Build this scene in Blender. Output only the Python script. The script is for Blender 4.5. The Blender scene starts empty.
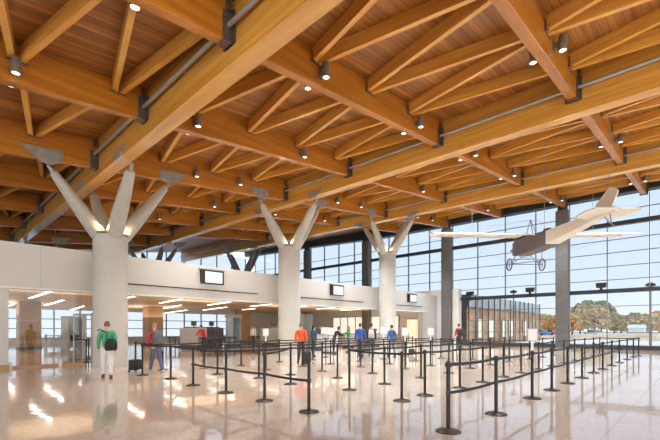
import bpy, bmesh, math, random
from mathutils import Vector, Matrix
random.seed(7)
col = bpy.context.scene.collection
PI = math.pi

# ------------------------------------------------------------------ materials
def newmat(name):
    m = bpy.data.materials.new(name); m.use_nodes = True
    nt = m.node_tree; b = nt.nodes['Principled BSDF']
    return m, nt, b
def plain(name, c, rough=.5, metal=0., spec=.5, emit=None, es=0., noise=0., nscale=6.):
    m, nt, b = newmat(name)
    b.inputs['Base Color'].default_value = (*c, 1)
    b.inputs['Roughness'].default_value = rough
    b.inputs['Metallic'].default_value = metal
    b.inputs['Specular IOR Level'].default_value = spec
    if emit:
        b.inputs['Emission Color'].default_value = (*emit, 1)
        b.inputs['Emission Strength'].default_value = es
    if noise:
        tc = nt.nodes.new('ShaderNodeTexCoord'); n = nt.nodes.new('ShaderNodeTexNoise')
        n.inputs['Scale'].default_value = nscale; n.inputs['Detail'].default_value = 4
        r = nt.nodes.new('ShaderNodeValToRGB')
        r.color_ramp.elements[0].position = .3; r.color_ramp.elements[1].position = .7
        r.color_ramp.elements[0].color = (*[v*(1-noise) for v in c], 1)
        r.color_ramp.elements[1].color = (*[min(1, v*(1+noise)) for v in c], 1)
        nt.links.new(tc.outputs['Object'], n.inputs['Vector'])
        nt.links.new(n.outputs['Fac'], r.inputs['Fac'])
        nt.links.new(r.outputs['Color'], b.inputs['Base Color'])
    return m
def wood(name, c1, c2, c3, scale, lam=None, rough=.38, plank=None):
    """glulam: stretched noise along the grain, optional lamination lines / deck planks"""
    m, nt, b = newmat(name)
    N = nt.nodes.new; L = nt.links.new
    tc = N('ShaderNodeTexCoord'); mp = N('ShaderNodeMapping'); mp.inputs['Scale'].default_value = scale
    oi = N('ShaderNodeObjectInfo'); add = N('ShaderNodeVectorMath'); add.operation = 'ADD'
    mul = N('ShaderNodeVectorMath'); mul.operation = 'SCALE'
    cmb = N('ShaderNodeCombineXYZ')
    L(oi.outputs['Random'], cmb.inputs[0]); L(oi.outputs['Random'], cmb.inputs[1])
    L(cmb.outputs[0], mul.inputs[0]); mul.inputs['Scale'].default_value = 37.
    L(tc.outputs['Object'], add.inputs[0]); L(mul.outputs[0], add.inputs[1])
    L(add.outputs[0], mp.inputs['Vector'])
    n = N('ShaderNodeTexNoise'); n.inputs['Scale'].default_value = 1.; n.inputs['Detail'].default_value = 6; n.inputs['Roughness'].default_value = .6
    L(mp.outputs[0], n.inputs['Vector'])
    r = N('ShaderNodeValToRGB'); e = r.color_ramp.elements
    e[0].position = .28; e[0].color = (*c1, 1); e[1].position = .72; e[1].color = (*c3, 1)
    x = e.new(.5); x.color = (*c2, 1)
    L(n.outputs['Fac'], r.inputs['Fac'])
    outc = r.outputs['Color']
    if lam:
        axis, step, depth = lam
        sep = N('ShaderNodeSeparateXYZ'); L(tc.outputs['Object'], sep.inputs[0])
        d = N('ShaderNodeMath'); d.operation = 'DIVIDE'; L(sep.outputs[axis], d.inputs[0]); d.inputs[1].default_value = step
        fl = N('ShaderNodeMath'); fl.operation = 'FLOOR'; L(d.outputs[0], fl.inputs[0])
        wn = N('ShaderNodeTexWhiteNoise'); wn.noise_dimensions = '1D'; L(fl.outputs[0], wn.inputs['W'])
        fr = N('ShaderNodeMath'); fr.operation = 'FRACT'; L(d.outputs[0], fr.inputs[0])
        gt = N('ShaderNodeMath'); gt.operation = 'LESS_THAN'; L(fr.outputs[0], gt.inputs[0]); gt.inputs[1].default_value = .085 if plank else .0
        # shade = 1-depth/2 + depth*(white) ; grooves darker
        m1 = N('ShaderNodeMath'); m1.operation = 'MULTIPLY_ADD'; L(wn.outputs['Value'], m1.inputs[0]); m1.inputs[1].default_value = depth; m1.inputs[2].default_value = 1-depth/2
        m2 = N('ShaderNodeMath'); m2.operation = 'MULTIPLY_ADD'; L(gt.outputs[0], m2.inputs[0]); m2.inputs[1].default_value = -.65; m2.inputs[2].default_value = 1.
        m3 = N('ShaderNodeMath'); m3.operation = 'MULTIPLY'; L(m1.outputs[0], m3.inputs[0]); L(m2.outputs[0], m3.inputs[1])
        vm = N('ShaderNodeVectorMath'); vm.operation = 'SCALE'; L(outc, vm.inputs[0]); L(m3.outputs[0], vm.inputs['Scale'])
        outc = vm.outputs[0]
    L(outc, b.inputs['Base Color'])
    b.inputs['Roughness'].default_value = rough
    if not plank:
        b.inputs['Specular IOR Level'].default_value = .35; b.inputs['Coat Weight'].default_value = .35; b.inputs['Coat Roughness'].default_value = .16
    return m

M = {}
M['girder'] = wood('girder wood', (.44,.19,.024), (.57,.275,.042), (.68,.37,.078), (3., .28, 7.), lam=(2, .045, .14), rough=.40)
M['beam'] = wood('crossbeam wood', (.29,.094,.008), (.39,.138,.012), (.48,.185,.020), (.28, 3., 7.), lam=(2, .045, .12), rough=.40)
M['rafter'] = wood('rafter wood', (.48,.20,.026), (.61,.29,.048), (.72,.40,.09), (.5, .5, 7.), rough=.42)
M['deck'] = wood('deck boards', (.19,.063,.009), (.30,.110,.016), (.43,.185,.035), (.25, 5., 1.), lam=(1, .17, .45), rough=.5, plank=True)
M['girder'].node_tree.nodes['Principled BSDF'].inputs['Coat Weight'].default_value = 1.
M['steel'] = plain('dark steel plate', (.13,.115,.10), .45, .6, noise=.25, nscale=8)
M['gsteel'] = plain('weathered grey steel', (.30,.28,.25), .42, .35, noise=.18, nscale=5)
M['conduit'] = plain('galvanised pipe', (.36,.34,.31), .4, .5)
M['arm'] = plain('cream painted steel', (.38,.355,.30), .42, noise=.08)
M['arm_shaded'] = plain('shaded arm steel', (.17,.16,.15), .45, noise=.1)  # arm colour darkened to carry the shade of the backlit rear row
M['column'] = plain('off white column paint', (.53,.51,.465), .55, noise=.05, nscale=1.2)
M['ring'] = plain('bronze ring', (.30,.22,.13), .35, .7)
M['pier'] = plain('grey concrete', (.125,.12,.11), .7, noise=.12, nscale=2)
M['white'] = plain('warm white panel', (.57,.55,.51), .5)
M['wallw'] = plain('white wall', (.74,.72,.68), .55)
M['lampb'] = plain('lamp bronze', (.24,.22,.19), .35, .5)
M['lens'] = plain('lamp lens', (1,.95,.85), .4, emit=(1,.93,.80), es=3.)
M['black'] = plain('black enamel', (.012,.011,.010), .4)
M['postm'] = plain('black powder coated post', (.011,.010,.009), .42, .1, spec=.35)
M['base'] = plain('cast dark base', (.055,.038,.03), .4, .3)
M['belt'] = plain('black webbing', (.018,.019,.022), .75)
M['sign'] = plain('pale sign face', (.75,.74,.71), .5)
M['mull'] = plain('dark anodised aluminium', (.15,.17,.19), .4, .4)
M['trans'] = plain('dark steel transom', (.035,.04,.045), .45, .3)
M['header'] = plain('dark steel header', (.032,.034,.036), .5, .3)
M['curb'] = plain('dark curb', (.05,.042,.035), .5)
M['screen'] = plain('lit screen', (.2,.25,.3), .2, emit=(.80,.90,1.), es=.9)
M['tube'] = plain('linear light', (1,1,1), .5, emit=(1,.95,.86), es=7.)
M['tan'] = plain('tan wood ceiling', (.80,.58,.36), .5, noise=.08, nscale=.6)
M['brown'] = plain('brown clad column', (.42,.25,.12), .5, noise=.15, nscale=1.5)
M['cream'] = plain('doped cream fabric', (.70,.655,.55), .6, noise=.05)
M['taupe'] = plain('taupe cowling', (.115,.088,.09), .6, noise=.1)
M['pinkw'] = plain('varnished wing edge', (.62,.45,.36), .5)
M['wire'] = plain('thin wire', (.25,.25,.25), .4, .5)
M['rubber'] = plain('rubber', (.03,.03,.03), .7)
M['greym'] = plain('grey machine', (.42,.42,.42), .45)
M['darkm'] = plain('dark machine', (.09,.09,.095), .45)
M['bluep'] = plain('pale blue panel', (.42,.55,.66), .25)
M['red'] = plain('red cloth', (.75,.05,.05), .6)

def glassmat(name, tint, refl=.9, op=0.):
    m, nt, b = newmat(name)
    nt.nodes.remove(b)
    N = nt.nodes.new; L = nt.links.new
    tr = N('ShaderNodeBsdfTransparent'); tr.inputs[0].default_value = (*tint, 1)
    gl = N('ShaderNodeBsdfGlossy'); gl.inputs['Roughness'].default_value = .02
    gl.inputs['Color'].default_value = (refl, refl, refl, 1)
    lw = N('ShaderNodeLayerWeight'); lw.inputs['Blend'].default_value = .5
    pw = N('ShaderNodeMath'); pw.operation = 'POWER'; L(lw.outputs['Facing'], pw.inputs[0]); pw.inputs[1].default_value = 5.
    fr = N('ShaderNodeMath'); fr.operation = 'MULTIPLY_ADD'; L(pw.outputs[0], fr.inputs[0]); fr.inputs[1].default_value = .9; fr.inputs[2].default_value = .03
    mx = N('ShaderNodeMixShader'); L(fr.outputs[0], mx.inputs[0]); L(tr.outputs[0], mx.inputs[1]); L(gl.outputs[0], mx.inputs[2])
    out = nt.nodes['Material Output']
    if op:
        df = N('ShaderNodeBsdfDiffuse'); df.inputs[0].default_value = (.8,.85,.85,1)
        m2 = N('ShaderNodeMixShader'); m2.inputs[0].default_value = op
        L(mx.outputs[0], m2.inputs[1]); L(df.outputs[0], m2.inputs[2]); L(m2.outputs[0], out.inputs[0])
    else:
        L(mx.outputs[0], out.inputs[0])
    return m
M['glass'] = glassmat('tinted window glass', (.63,.672,.72), .85)
M['clear'] = glassmat('clear partition glass', (.96,.975,.975), .9)
M['frost'] = glassmat('greenish screen glass', (.80,.90,.86), .7, .25)

def floor_mat():
    m, nt, b = newmat('polished terrazzo'); N = nt.nodes.new; L = nt.links.new
    tc = N('ShaderNodeTexCoord')
    n1 = N('ShaderNodeTexNoise'); n1.inputs['Scale'].default_value = 14; n1.inputs['Detail'].default_value = 8
    n2 = N('ShaderNodeTexNoise'); n2.inputs['Scale'].default_value = .25; n2.inputs['Detail'].default_value = 3
    L(tc.outputs['Object'], n1.inputs[0]); L(tc.outputs['Object'], n2.inputs[0])
    r1 = N('ShaderNodeValToRGB'); e = r1.color_ramp.elements
    e[0].position = .3; e[0].color = (.60,.475,.37,1); e[1].position = .7; e[1].color = (.71,.59,.48,1)
    L(n1.outputs['Fac'], r1.inputs[0])
    # joint lines every 4.79 x 4.74 m
    sep = N('ShaderNodeSeparateXYZ'); L(tc.outputs['Object'], sep.inputs[0])
    ms = []
    for ax, st, of in ((0, 4.79, .6), (1, 4.74, 1.)):
        a = N('ShaderNodeMath'); a.operation = 'ADD'; L(sep.outputs[ax], a.inputs[0]); a.inputs[1].default_value = 100*st-of
        d = N('ShaderNodeMath'); d.operation = 'DIVIDE'; L(a.outputs[0], d.inputs[0]); d.inputs[1].default_value = st
        f = N('ShaderNodeMath'); f.operation = 'FRACT'; L(d.outputs[0], f.inputs[0])
        l = N('ShaderNodeMath'); l.operation = 'LESS_THAN'; L(f.outputs[0], l.inputs[0]); l.inputs[1].default_value = .005
        ms.append(l)
    mx = N('ShaderNodeMath'); mx.operation = 'MAXIMUM'; L(ms[0].outputs[0], mx.inputs[0]); L(ms[1].outputs[0], mx.inputs[1])
    sc = N('ShaderNodeMath'); sc.operation = 'MULTIPLY_ADD'; L(mx.outputs[0], sc.inputs[0]); sc.inputs[1].default_value = -.16; sc.inputs[2].default_value = 1.
    s2 = N('ShaderNodeMath'); s2.operation = 'MULTIPLY_ADD'; L(n2.outputs['Fac'], s2.inputs[0]); s2.inputs[1].default_value = .3; s2.inputs[2].default_value = .85
    m3 = N('ShaderNodeMath'); m3.operation = 'MULTIPLY'; L(sc.outputs[0], m3.inputs[0]); L(s2.outputs[0], m3.inputs[1])
    vm = N('ShaderNodeVectorMath'); vm.operation = 'SCALE'; L(r1.outputs[0], vm.inputs[0]); L(m3.outputs[0], vm.inputs['Scale'])
    L(vm.outputs[0], b.inputs['Base Color'])
    rr = N('ShaderNodeMath'); rr.operation = 'MULTIPLY_ADD'; L(n2.outputs['Fac'], rr.inputs[0]); rr.inputs[1].default_value = .06; rr.inputs[2].default_value = .035
    L(rr.outputs[0], b.inputs['Roughness'])
    b.inputs['IOR'].default_value = 2.6
    bp = N('ShaderNodeBump'); bp.inputs['Strength'].default_value = .012; bp.inputs['Distance'].default_value = .5
    n3 = N('ShaderNodeTexNoise'); n3.inputs['Scale'].default_value = 1.1; n3.inputs['Detail'].default_value = 2
    L(tc.outputs['Object'], n3.inputs[0]); L(n3.outputs['Fac'], bp.inputs['Height']); L(bp.outputs[0], b.inputs['Normal'])
    return m
M['floor'] = floor_mat()

# ------------------------------------------------------------------ mesh builder
def worldloc(o):
    v = Vector((0, 0, 0))
    while o is not None:
        v += o.location; o = o.parent
    return v
class MB:
    def __init__(s): s.v = []; s.f = []
    def quadbox(s, b4, t4):
        """8-corner solid from bottom ring and top ring"""
        i = len(s.v); s.v += [Vector(p) for p in b4] + [Vector(p) for p in t4]
        n = len(b4)
        s.f.append([i+k for k in range(n)][::-1]); s.f.append([i+n+k for k in range(n)])
        for k in range(n):
            s.f.append([i+k, i+(k+1) % n, i+n+(k+1) % n, i+n+k])
        return s
    def box(s, x0, x1, y0, y1, z0, z1):
        return s.quadbox([(x0,y0,z0),(x1,y0,z0),(x1,y1,z0),(x0,y1,z0)], [(x0,y0,z1),(x1,y0,z1),(x1,y1,z1),(x0,y1,z1)])
    def bbox(s, x0, x1, y0, y1, z0, z1, b=.02):
        """box with chamfered vertical and top/bottom edges"""
        def ring(d, z): return [(x0+d,y0,z),(x1-d,y0,z),(x1,y0+d,z),(x1,y1-d,z),(x1-d,y1,z),(x0+d,y1,z),(x0,y1-d,z),(x0,y0+d,z)]
        def inner(z): return [(x0+2*b,y0+b,z),(x1-2*b,y0+b,z),(x1-b,y0+2*b,z),(x1-b,y1-2*b,z),(x1-2*b,y1-b,z),(x0+2*b,y1-b,z),(x0+b,y1-2*b,z),(x0+b,y0+2*b,z)]
        return s.loft([inner(z0), ring(b, z0+b), ring(b, z1-b), inner(z1)])
    def loft(s, rings, cap=True):
        i = len(s.v); n = len(rings[0])
        for r in rings: s.v += [Vector(p) for p in r]
        for a in range(len(rings)-1):
            for k in range(n):
                s.f.append([i+a*n+k, i+a*n+(k+1) % n, i+(a+1)*n+(k+1) % n, i+(a+1)*n+k])
        if cap:
            s.f.append([i+k for k in range(n)][::-1]); s.f.append([i+(len(rings)-1)*n+k for k in range(n)])
        return s
    def lathe(s, prof, c=(0,0,0), n=24):
        rings = [[(c[0]+r*math.cos(2*PI*k/n), c[1]+r*math.sin(2*PI*k/n), c[2]+z) for k in range(n)] for r, z in prof]
        return s.loft(rings)
    def tube(s, pts, rad, n=8):
        pts = [Vector(p) for p in pts]
        if not isinstance(rad, (list, tuple)): rad = [rad]*len(pts)
        rings = []
        for i, p in enumerate(pts):
            t = (pts[min(i+1, len(pts)-1)] - pts[max(i-1, 0)]).normalized()
            up = Vector((0,0,1)) if abs(t.z) < .95 else Vector((1,0,0))
            a = t.cross(up).normalized(); b = a.cross(t)
            rings.append([p + (a*math.cos(2*PI*k/n) + b*math.sin(2*PI*k/n))*rad[i] for k in range(n)])
        return s.loft(rings)
    def ell(s, c, r, n=12, m=8, rot=None):
        rings = []
        for j in range(m+1):
            t = -PI/2 + PI*j/m; rr = max(math.cos(t), .02)
            ring = []
            for k in range(n):
                v = Vector((r[0]*rr*math.cos(2*PI*k/n), r[1]*rr*math.sin(2*PI*k/n), r[2]*math.sin(t)))
                if rot: v = rot @ v
                ring.append(Vector(c)+v)
            rings.append(ring)
        return s.loft(rings)
    def build(s, name, mat, parent=None, origin=None, smooth=False):
        o0 = Vector(origin) if origin is not None else (worldloc(parent) if parent is not None else Vector((0,0,0)))
        me = bpy.data.meshes.new(name)
        me.from_pydata([tuple(v-o0) for v in s.v], [], s.f)
        bm = bmesh.new(); bm.from_mesh(me); bmesh.ops.recalc_face_normals(bm, faces=bm.faces); bm.to_mesh(me); bm.free()
        me.materials.append(mat)
        if smooth:
            me.polygons.foreach_set('use_smooth', [True]*len(me.polygons))
            try: me.set_sharp_from_angle(angle=math.radians(40))
            except Exception: pass
        o = bpy.data.objects.new(name, me); col.objects.link(o)
        if parent is not None: o.parent = parent; o.location = o0 - worldloc(parent)
        else: o.location = o0
        return o
def tag(o, label, cat, group=None, kind=None):
    o['label'] = label; o['category'] = cat
    if group: o['group'] = group
    if kind: o['kind'] = kind
    return o
def thing(name, label, cat, loc=(0,0,0), group=None, rz=0.):
    o = bpy.data.objects.new(name, None); o.empty_display_size = .2; col.objects.link(o)
    o.location = loc; o.rotation_euler = (0,0,rz)
    return tag(o, label, cat, group)
def struct(o): o['kind'] = 'structure'; return o
def empty_struct(name, loc=(0,0,0)):
    o = bpy.data.objects.new(name, None); o.empty_display_size = .2; col.objects.link(o); o.location = loc; o['kind'] = 'structure'; return o
ORD = ['first','second','third','fourth','fifth','sixth','seventh','eighth','ninth','tenth','eleventh','twelfth','thirteenth','fourteenth']

# ------------------------------------------------------------------ roof geometry (X up-slope, Y along the girders)
GX = [-4.19, 5.39, 14.97, 24.55]          # right faces of the girders
def sy(X, Y): return (Y-10)*(.0025 + max(0, X-5.39)*.00095)
def zb(X, Y): return 7.9 + .0985*(X-5.39) + sy(X, Y)     # underside of the crossbeams
DK = .94
def zd(X, Y): return zb(X, Y) + DK                        # underside of the deck
YR = [2.95 + 4.735*k for k in range(-1, 10)]
Y0, Y1 = -9., 50.

# deck
mb = MB()
xs = [-9., 5.2, 14.7, 24.3, 34.8]; ys = [Y0, 10, 25, Y1]
for i in range(4):
    for j in range(3):
        c4 = [(xs[i],ys[j]),(xs[i+1],ys[j]),(xs[i+1],ys[j+1]),(xs[i],ys[j+1])]
        mb.quadbox([(x,y,zd(x,y)) for x, y in c4], [(x,y,zd(x,y)+.3) for x, y in c4])
deck = struct(mb.build('ceiling', M['deck']))

GNAME = {1:'near girder', 2:'second girder', 3:'third girder'}
glabels = {1:'largest golden glulam roof girder, crossing the top of the hall over the fat column',
           2:'golden glulam roof girder over the middle tree column, with pipe along its side',
           3:'glulam roof girder nearest the window wall, over the farthest tree column'}
def gfar(X, z0, z1, ya, yb, w0, w1):
    pass
for g in (1, 2, 3):
    X1 = GX[g]; X0 = X1-.45
    root = thing('roof_girder', glabels[g], 'girder', (X0, 0, zb(X1, 0)-.45), 'golden roof girders')
    lo = {1:-.47, 2:-.45, 3:-.42}[g]
    ya, yb = (-4., 49.9) if g == 1 else (-6., 49.9)
    m = MB(); ysn = [ya, 4, 12, 20, 30, yb]
    rings = []
    for y in ysn:
        b = zb(X1, y)
        zt = b+DK-.01
        c_ = .012
        rings.append([(X0+c_,y,b+lo),(X1-c_,y,b+lo),(X1,y,b+lo+c_),(X1,y,zt),(X0,y,zt),(X0,y,b+lo+c_)])
    m.loft(rings)
    m.build('timber', M['girder'], root)
    m = MB()
    m.tube([(X0-.13, y, zb(X0,y)+.33) for y in (ya, 4, 12, 20, 30, yb)], .055, 8)
    for k in range(len(YR)-1):
        y = YR[k]+2.2
        if y > ya: m.box(X0-.14, X0, y-.03, y+.03, zb(X0,y)+.30, zb(X0,y)+.36)
    m.build('conduit_pipe', M['conduit'], root, smooth=True)

BAY = {0:(GX[0], GX[1]-.45), 1:(GX[1], GX[2]-.45), 2:(GX[2], GX[3]-.45), 3:(GX[3], 33.95)}
bayname = {0:'left of largest girder', 1:'between largest and second girders', 2:'between second and third girders', 3:'beyond third girder'}
ROWS = {0:range(1, 10), 1:range(1, 10), 2:range(1, 8), 3:range(1, 6)}
def nodes(k): return [2.15, 4.5, 6.85, 9.2] if (k % 2 == 0) else [.95, 3.35, 5.7, 8.05]   # offsets from the girder
# row index k: YR[k]; k=1 -> 2.95 ; k=2 -> 7.69 (even pattern) ; k=3 -> 12.4
def rafter(m, p, q, w=.14, d=.38):
    (x0, y0), (x1, y1) = p, q
    dx, dy = x1-x0, y1-y0; L = math.hypot(dx, dy); nx, ny = -dy/L*w/2, dx/L*w/2
    c4 = [(x0-nx,y0-ny),(x0+nx,y0+ny),(x1+nx,y1+ny),(x1-nx,y1-ny)]
    m.quadbox([(x,y,zd(x,y)-d) for x, y in c4], [(x,y,zd(x,y)-.005) for x, y in c4])
crossbeams = {}
for b, (xa, xb) in BAY.items():
    if b == 0: xa = -6.
    for k in ROWS[b]:
        y = YR[k]; W = .26
        lo = -.17 if k in (4, 8) else 0.
        if k == 1 and b == 0: continue
        lab = 'honey brown crossbeam with zigzag rafters, %s from front, %s' % (ORD[k-1 if b else k-2], bayname[b])
        root = thing('roof_crossbeam', lab, 'roof beam', ((xa+xb)/2, y, zb((xa+xb)/2, y)), 'crossbeams of the timber roof')
        m = MB(); c_ = .012; rings = []
        for x in (xa+.005, xb-.005):
            z = zb(x, y)
            rings.append([(x,y+c_,z+lo),(x,y+W-c_,z+lo),(x,y+W,z+lo+c_),(x,y+W,z+DK-.006),(x,y,z+DK-.006),(x,y,z+lo+c_)])
        m.loft(rings); m.build('timber', M['beam'], root)
        # zigzag rafters to the next row nearer the camera
        if k >= 1:
            yn = YR[k-1]+W
            g0 = GX[b]
            sh = .25 if b == 0 else 0.; a = [g0+o+sh for o in nodes(k)]; c = [g0+o+sh for o in nodes(k-1)]
            for x in a:
                for x2 in c:
                    if xb <= x2 < xb+.75: x2 = xb-.06
                    if .45 < abs(x-x2) < 1.9 and x2 < xb and x < xb and x > xa and x2 > xa:
                        sgn = 1 if x2 > x else -1
                        m = MB(); rafter(m, (x+.10*sgn, y-.01), (x2-.10*sgn, yn+.01)); m.build('rafter', M['rafter'], root)
            for x in a:   # steel shoe at each rafter foot
                if x < xb and x > xa:
                    m = MB(); m.box(x-.18, x-.10, y-.09, y-.004, zd(x,y)-.40, zd(x,y)-.1); m.box(x-.24, x+.24, y-.02, y-.004, zd(x,y)-.42, zd(x,y)-.385)
                    m.build('rafter_shoe', M['steel'], root)
        # steel hangers at the ends
        z = zb(xb, y)
        m = MB()
        m.box(xb-.28, xb-.008, y-.025, y+W+.025, z+lo-.03, z+lo+.62); m.box(xb-.05, xb-.012, y-.10, y+W+.10, z+lo-.03, z+.70)
        m.box(xb-.20, xb-.10, y-.09, y-.02, z+.62, z+.86)
        m.build('hanger_plate', M['steel'], root)
        crossbeams[(b, k)] = root

# edge header over the glass
m = MB(); rings = []
for y, z0 in ((-6,10.86), (10,10.95), (25,11.12), (38,11.75), (50,12.2)):
    zt = zd(34.4, y)-.01
    rings.append([(33.97,y,z0),(34.75,y,z0),(34.75,y,zt),(33.97,y,zt)])
m.loft(rings); struct(m.build('trim_1', M['header']))

# ------------------------------------------------------------------ can lights
def can_light(x, k, side, b, lab):
    y = YR[k] + (-.22 if side < 0 else .50)
    z = zb(x, y) + (.46 if k == 1 else .33)
    root = thing('can_light', lab, 'ceiling light', (x, y, z), 'can lights on the crossbeams')
    m = MB(); m.lathe([(.02,.20),(.095,.195),(.105,.18),(.105,-.18),(.10,-.195),(.088,-.195),(.086,-.165),(.02,-.163)], (x,y,z), 16)
    m.build('housing', M['lampb'], root, smooth=True)
    m = MB(); m.lathe([(.02,-.18),(.085,-.18),(.085,-.168),(.02,-.168)], (x,y,z), 16); m.build('lens', M['lens'], root)
    m = MB(); yb = YR[k] if side < 0 else YR[k]+.26
    m.box(x-.04, x+.04, min(yb, y)-.002*(side > 0), max(yb, y), z-.08, z+.08); m.box(x-.07,x+.07, yb-.03 if side < 0 else yb+.001, yb-.001 if side < 0 else yb+.03, z-.12, z+.14)
    m.build('bracket', M['lampb'], root)
    return Vector((x, y, z-.26))
spots = []
CAN = {2:[2.3,7.2], 3:[1.1,5.9], 4:[3.55,5.9], 1:[6.3], 5:[2.3,7.2], 6:[1.1,5.9]}
for b in (0, 1, 2, 3):
    for k, offs in CAN.items():
        for j, o in enumerate(offs):
            if b == 0 and k in (1, 4, 5, 6): continue
            if b == 3 and k > 4: continue
            if b == 2 and k > 5: continue
            x = GX[b]+o
            if x > 33.5: continue
            for side in (-1, 1):
                lab = 'bronze can light, %s %s side of %s crossbeam, %s' % ('' if len(offs) == 1 else ('lower' if j == 0 else 'upper'), 'near' if side < 0 else 'far', ORD[k-1 if b else k-2], bayname[b]); lab = ' '.join(lab.split())
                spots.append((can_light(x, k, side, b, lab), b, k))
# the light above the frame edge on the first crossbeam of bay 0 (seen at the top edge)
for p, b, k in spots:
    if k <= 5 and b >= 1:
        l = bpy.data.lights.new('can_beam', 'SPOT'); l.energy = 1150 if b >= 2 else 900 if k <= 2 else 520; l.spot_size = math.radians(100); l.spot_blend = .9; l.color = (.88,.95,1.) if b >= 2 or k <= 2 else (1,.95,.88); l.shadow_soft_size = .3
        o = bpy.data.objects.new('can_beam', l); col.objects.link(o); o.location = p - Vector((0,0,.55))

# ------------------------------------------------------------------ tree columns
def tree(cx, cy, ztop, r, label, light=True, dark=False, group='tree columns carrying the roof', shaft_z0=0.):
    root = thing('tree_column', label, 'column', (cx, cy, shaft_z0), group); root['kind'] = 'thing'
    m = MB(); m.lathe([(r,shaft_z0),(r,ztop-.12),(r-.015,ztop-.10)], (cx,cy,0), 40); m.build('shaft', M['column'], root, smooth=True)
    m = MB(); m.lathe([(r+.01,ztop-.09),(r+.03,ztop-.07),(r+.03,ztop-.01),(r-.02,ztop),(r-.05, ztop-.03)], (cx,cy,0), 40); m.build('collar', M['ring'], root, smooth=True)
    for dx, dy in ((-1,0),(1,0),(0,-1),(0,1)):
        rr = 1.9 if dx < 0 else 2.2 if dx > 0 else 2.1; ex, ey = cx+dx*rr, cy+dy*rr
        if dx: zt = zb(ex, cy)-.17-(.42 if dx < 0 else .32)
        else: zt = zb(cx, ey)-.47-.25
        p0 = Vector((cx+dx*.30, cy+dy*.30, ztop-.25)); p1 = Vector((ex, ey, zt))
        t = (p1-p0).normalized(); side = Vector((-dy, dx, 0)); nrm = t.cross(side)
        rings = []
        for u, a, bth in ((0,.26,.26),(.12,.30,.30),(.4,.29,.27),(.8,.22,.19),(.97,.18,.15),(1.,.15,.13)):
            c_ = p0.lerp(p1, u)
            # half-open folded section: wide outside, flatter inside
            rings.append([c_ + side*(a*math.cos(w)) + nrm*(bth*math.sin(w)) for w in [2*PI*j/14 for j in range(14)]])
        m = MB(); m.loft(rings); arm = m.build('arm', M['arm'] if light else M['arm_shaded'], root, smooth=True)
        m = MB(); m.tube([p1-t*.05, p1+t*.30], [.085,.06], 10); m.tube([p1-t*.02, p1+t*.03], .15, 12)
        tip = p1+t*.30
        m.build('arm_tip', M['gsteel'], arm, smooth=True)
        m = MB()
        if dx:   # triangular gusset against the crossbeam face
            top = zb(tip.x, cy)
            pts = [(tip.x-dx*.10, tip.z-.02), (tip.x+dx*.22, tip.z+.0), (tip.x+dx*.85, zb(tip.x+dx*.85, cy)+.22), (tip.x-dx*.45, zb(tip.x-dx*.45, cy)+.22), (tip.x-dx*.45, zb(tip.x-dx*.45, cy)-.14)]
            yy = YR[4 if cy < 20 else 8]
            a_ = [(x, yy-.045, z) for x, z in pts]; b_ = [(x, yy-.004, z) for x, z in pts]
            m.loft([a_, b_])
        else:
            bz = zb(cx, tip.y)-.47
            X0 = GX[1 if cx < 10 else 2 if cx < 20 else 3]-.45
            pts = [(tip.y-dy*.10, tip.z-.04), (tip.y+dy*.25, tip.z-.02), (tip.y+dy*.75, bz+.28), (tip.y-dy*.35, bz+.28), (tip.y-dy*.35, bz-.03)]
            m.loft([[(X0-.045, y, z) for y, z in pts], [(X0-.004, y, z) for y, z in pts]])
        m.build('gusset_plate', M['gsteel'], arm)
    if light:
        for ax, ay in ((-1,-1),(1,-1),(1,1),(-1,1)):
            l = bpy.data.lights.new('arm_glow', 'POINT'); l.energy = 16; l.color = (1,.80,.52); l.shadow_soft_size = .05
            o = bpy.data.objects.new('arm_glow', l); col.objects.link(o); o.location = (cx+ax*.42, cy+ay*.42, ztop+.14)
    return root
tree(5.42, 17.27, 5.24, .62, 'fattest white tree column with four cream steel arms, beside the person in green')
tree(14.80, 17.3, 6.19, .62, 'middle white tree column with four branching arms, between first two wall screens')
tree(24.40, 17.3, 7.16, .62, 'slimmest looking white tree column, farthest along the white header wall')
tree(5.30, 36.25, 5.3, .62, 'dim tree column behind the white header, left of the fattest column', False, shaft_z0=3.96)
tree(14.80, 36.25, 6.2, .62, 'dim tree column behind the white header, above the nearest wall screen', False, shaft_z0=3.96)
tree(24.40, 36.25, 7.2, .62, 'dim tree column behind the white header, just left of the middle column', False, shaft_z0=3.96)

# ------------------------------------------------------------------ floor, walls, window wall
m = MB(); m.box(-9, 35.2, -9, 50.2, -.3, 0); struct(m.build('floor', M['floor']))
# header wall over the checkpoint
m = MB(); m.box(-9, 31.8, 18.3, 19.4, 2.98, 4.62)
hw = struct(m.build('wall_back', M['white']))
m = MB()
for x0, x1, z in ((5.95, 13.35, 3.42), (16.6, 22.75, 3.42), (26.0, 31.0, 3.42)):
    m.box(x0, x1, 18.27, 18.31, z-.025, z+.025)
struct(m.build('trim_2', M['black']))
m = MB()
for x in (-4.2, .6, 3.3, 10.2, 15.0, 19.8, 24.6, 29.4): m.box(x-.006, x+.006, 18.292, 18.31, 2.98, 4.62)
struct(m.build('trim_3', M['greym']))
m = MB(); m.box(-9, 31.8, 18.25, 18.3, 2.93, 3.0); struct(m.build('trim_4', M['wallw']))
m = MB(); m.box(-9, 2.36, 18.3, 18.7, 0, 2.98); struct(m.build('wall_left', M['white']))
m = MB(); m.box(-9, 2.38, 18.27, 18.32, 0, .16); struct(m.build('baseboard_left', M['brown']))
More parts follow.
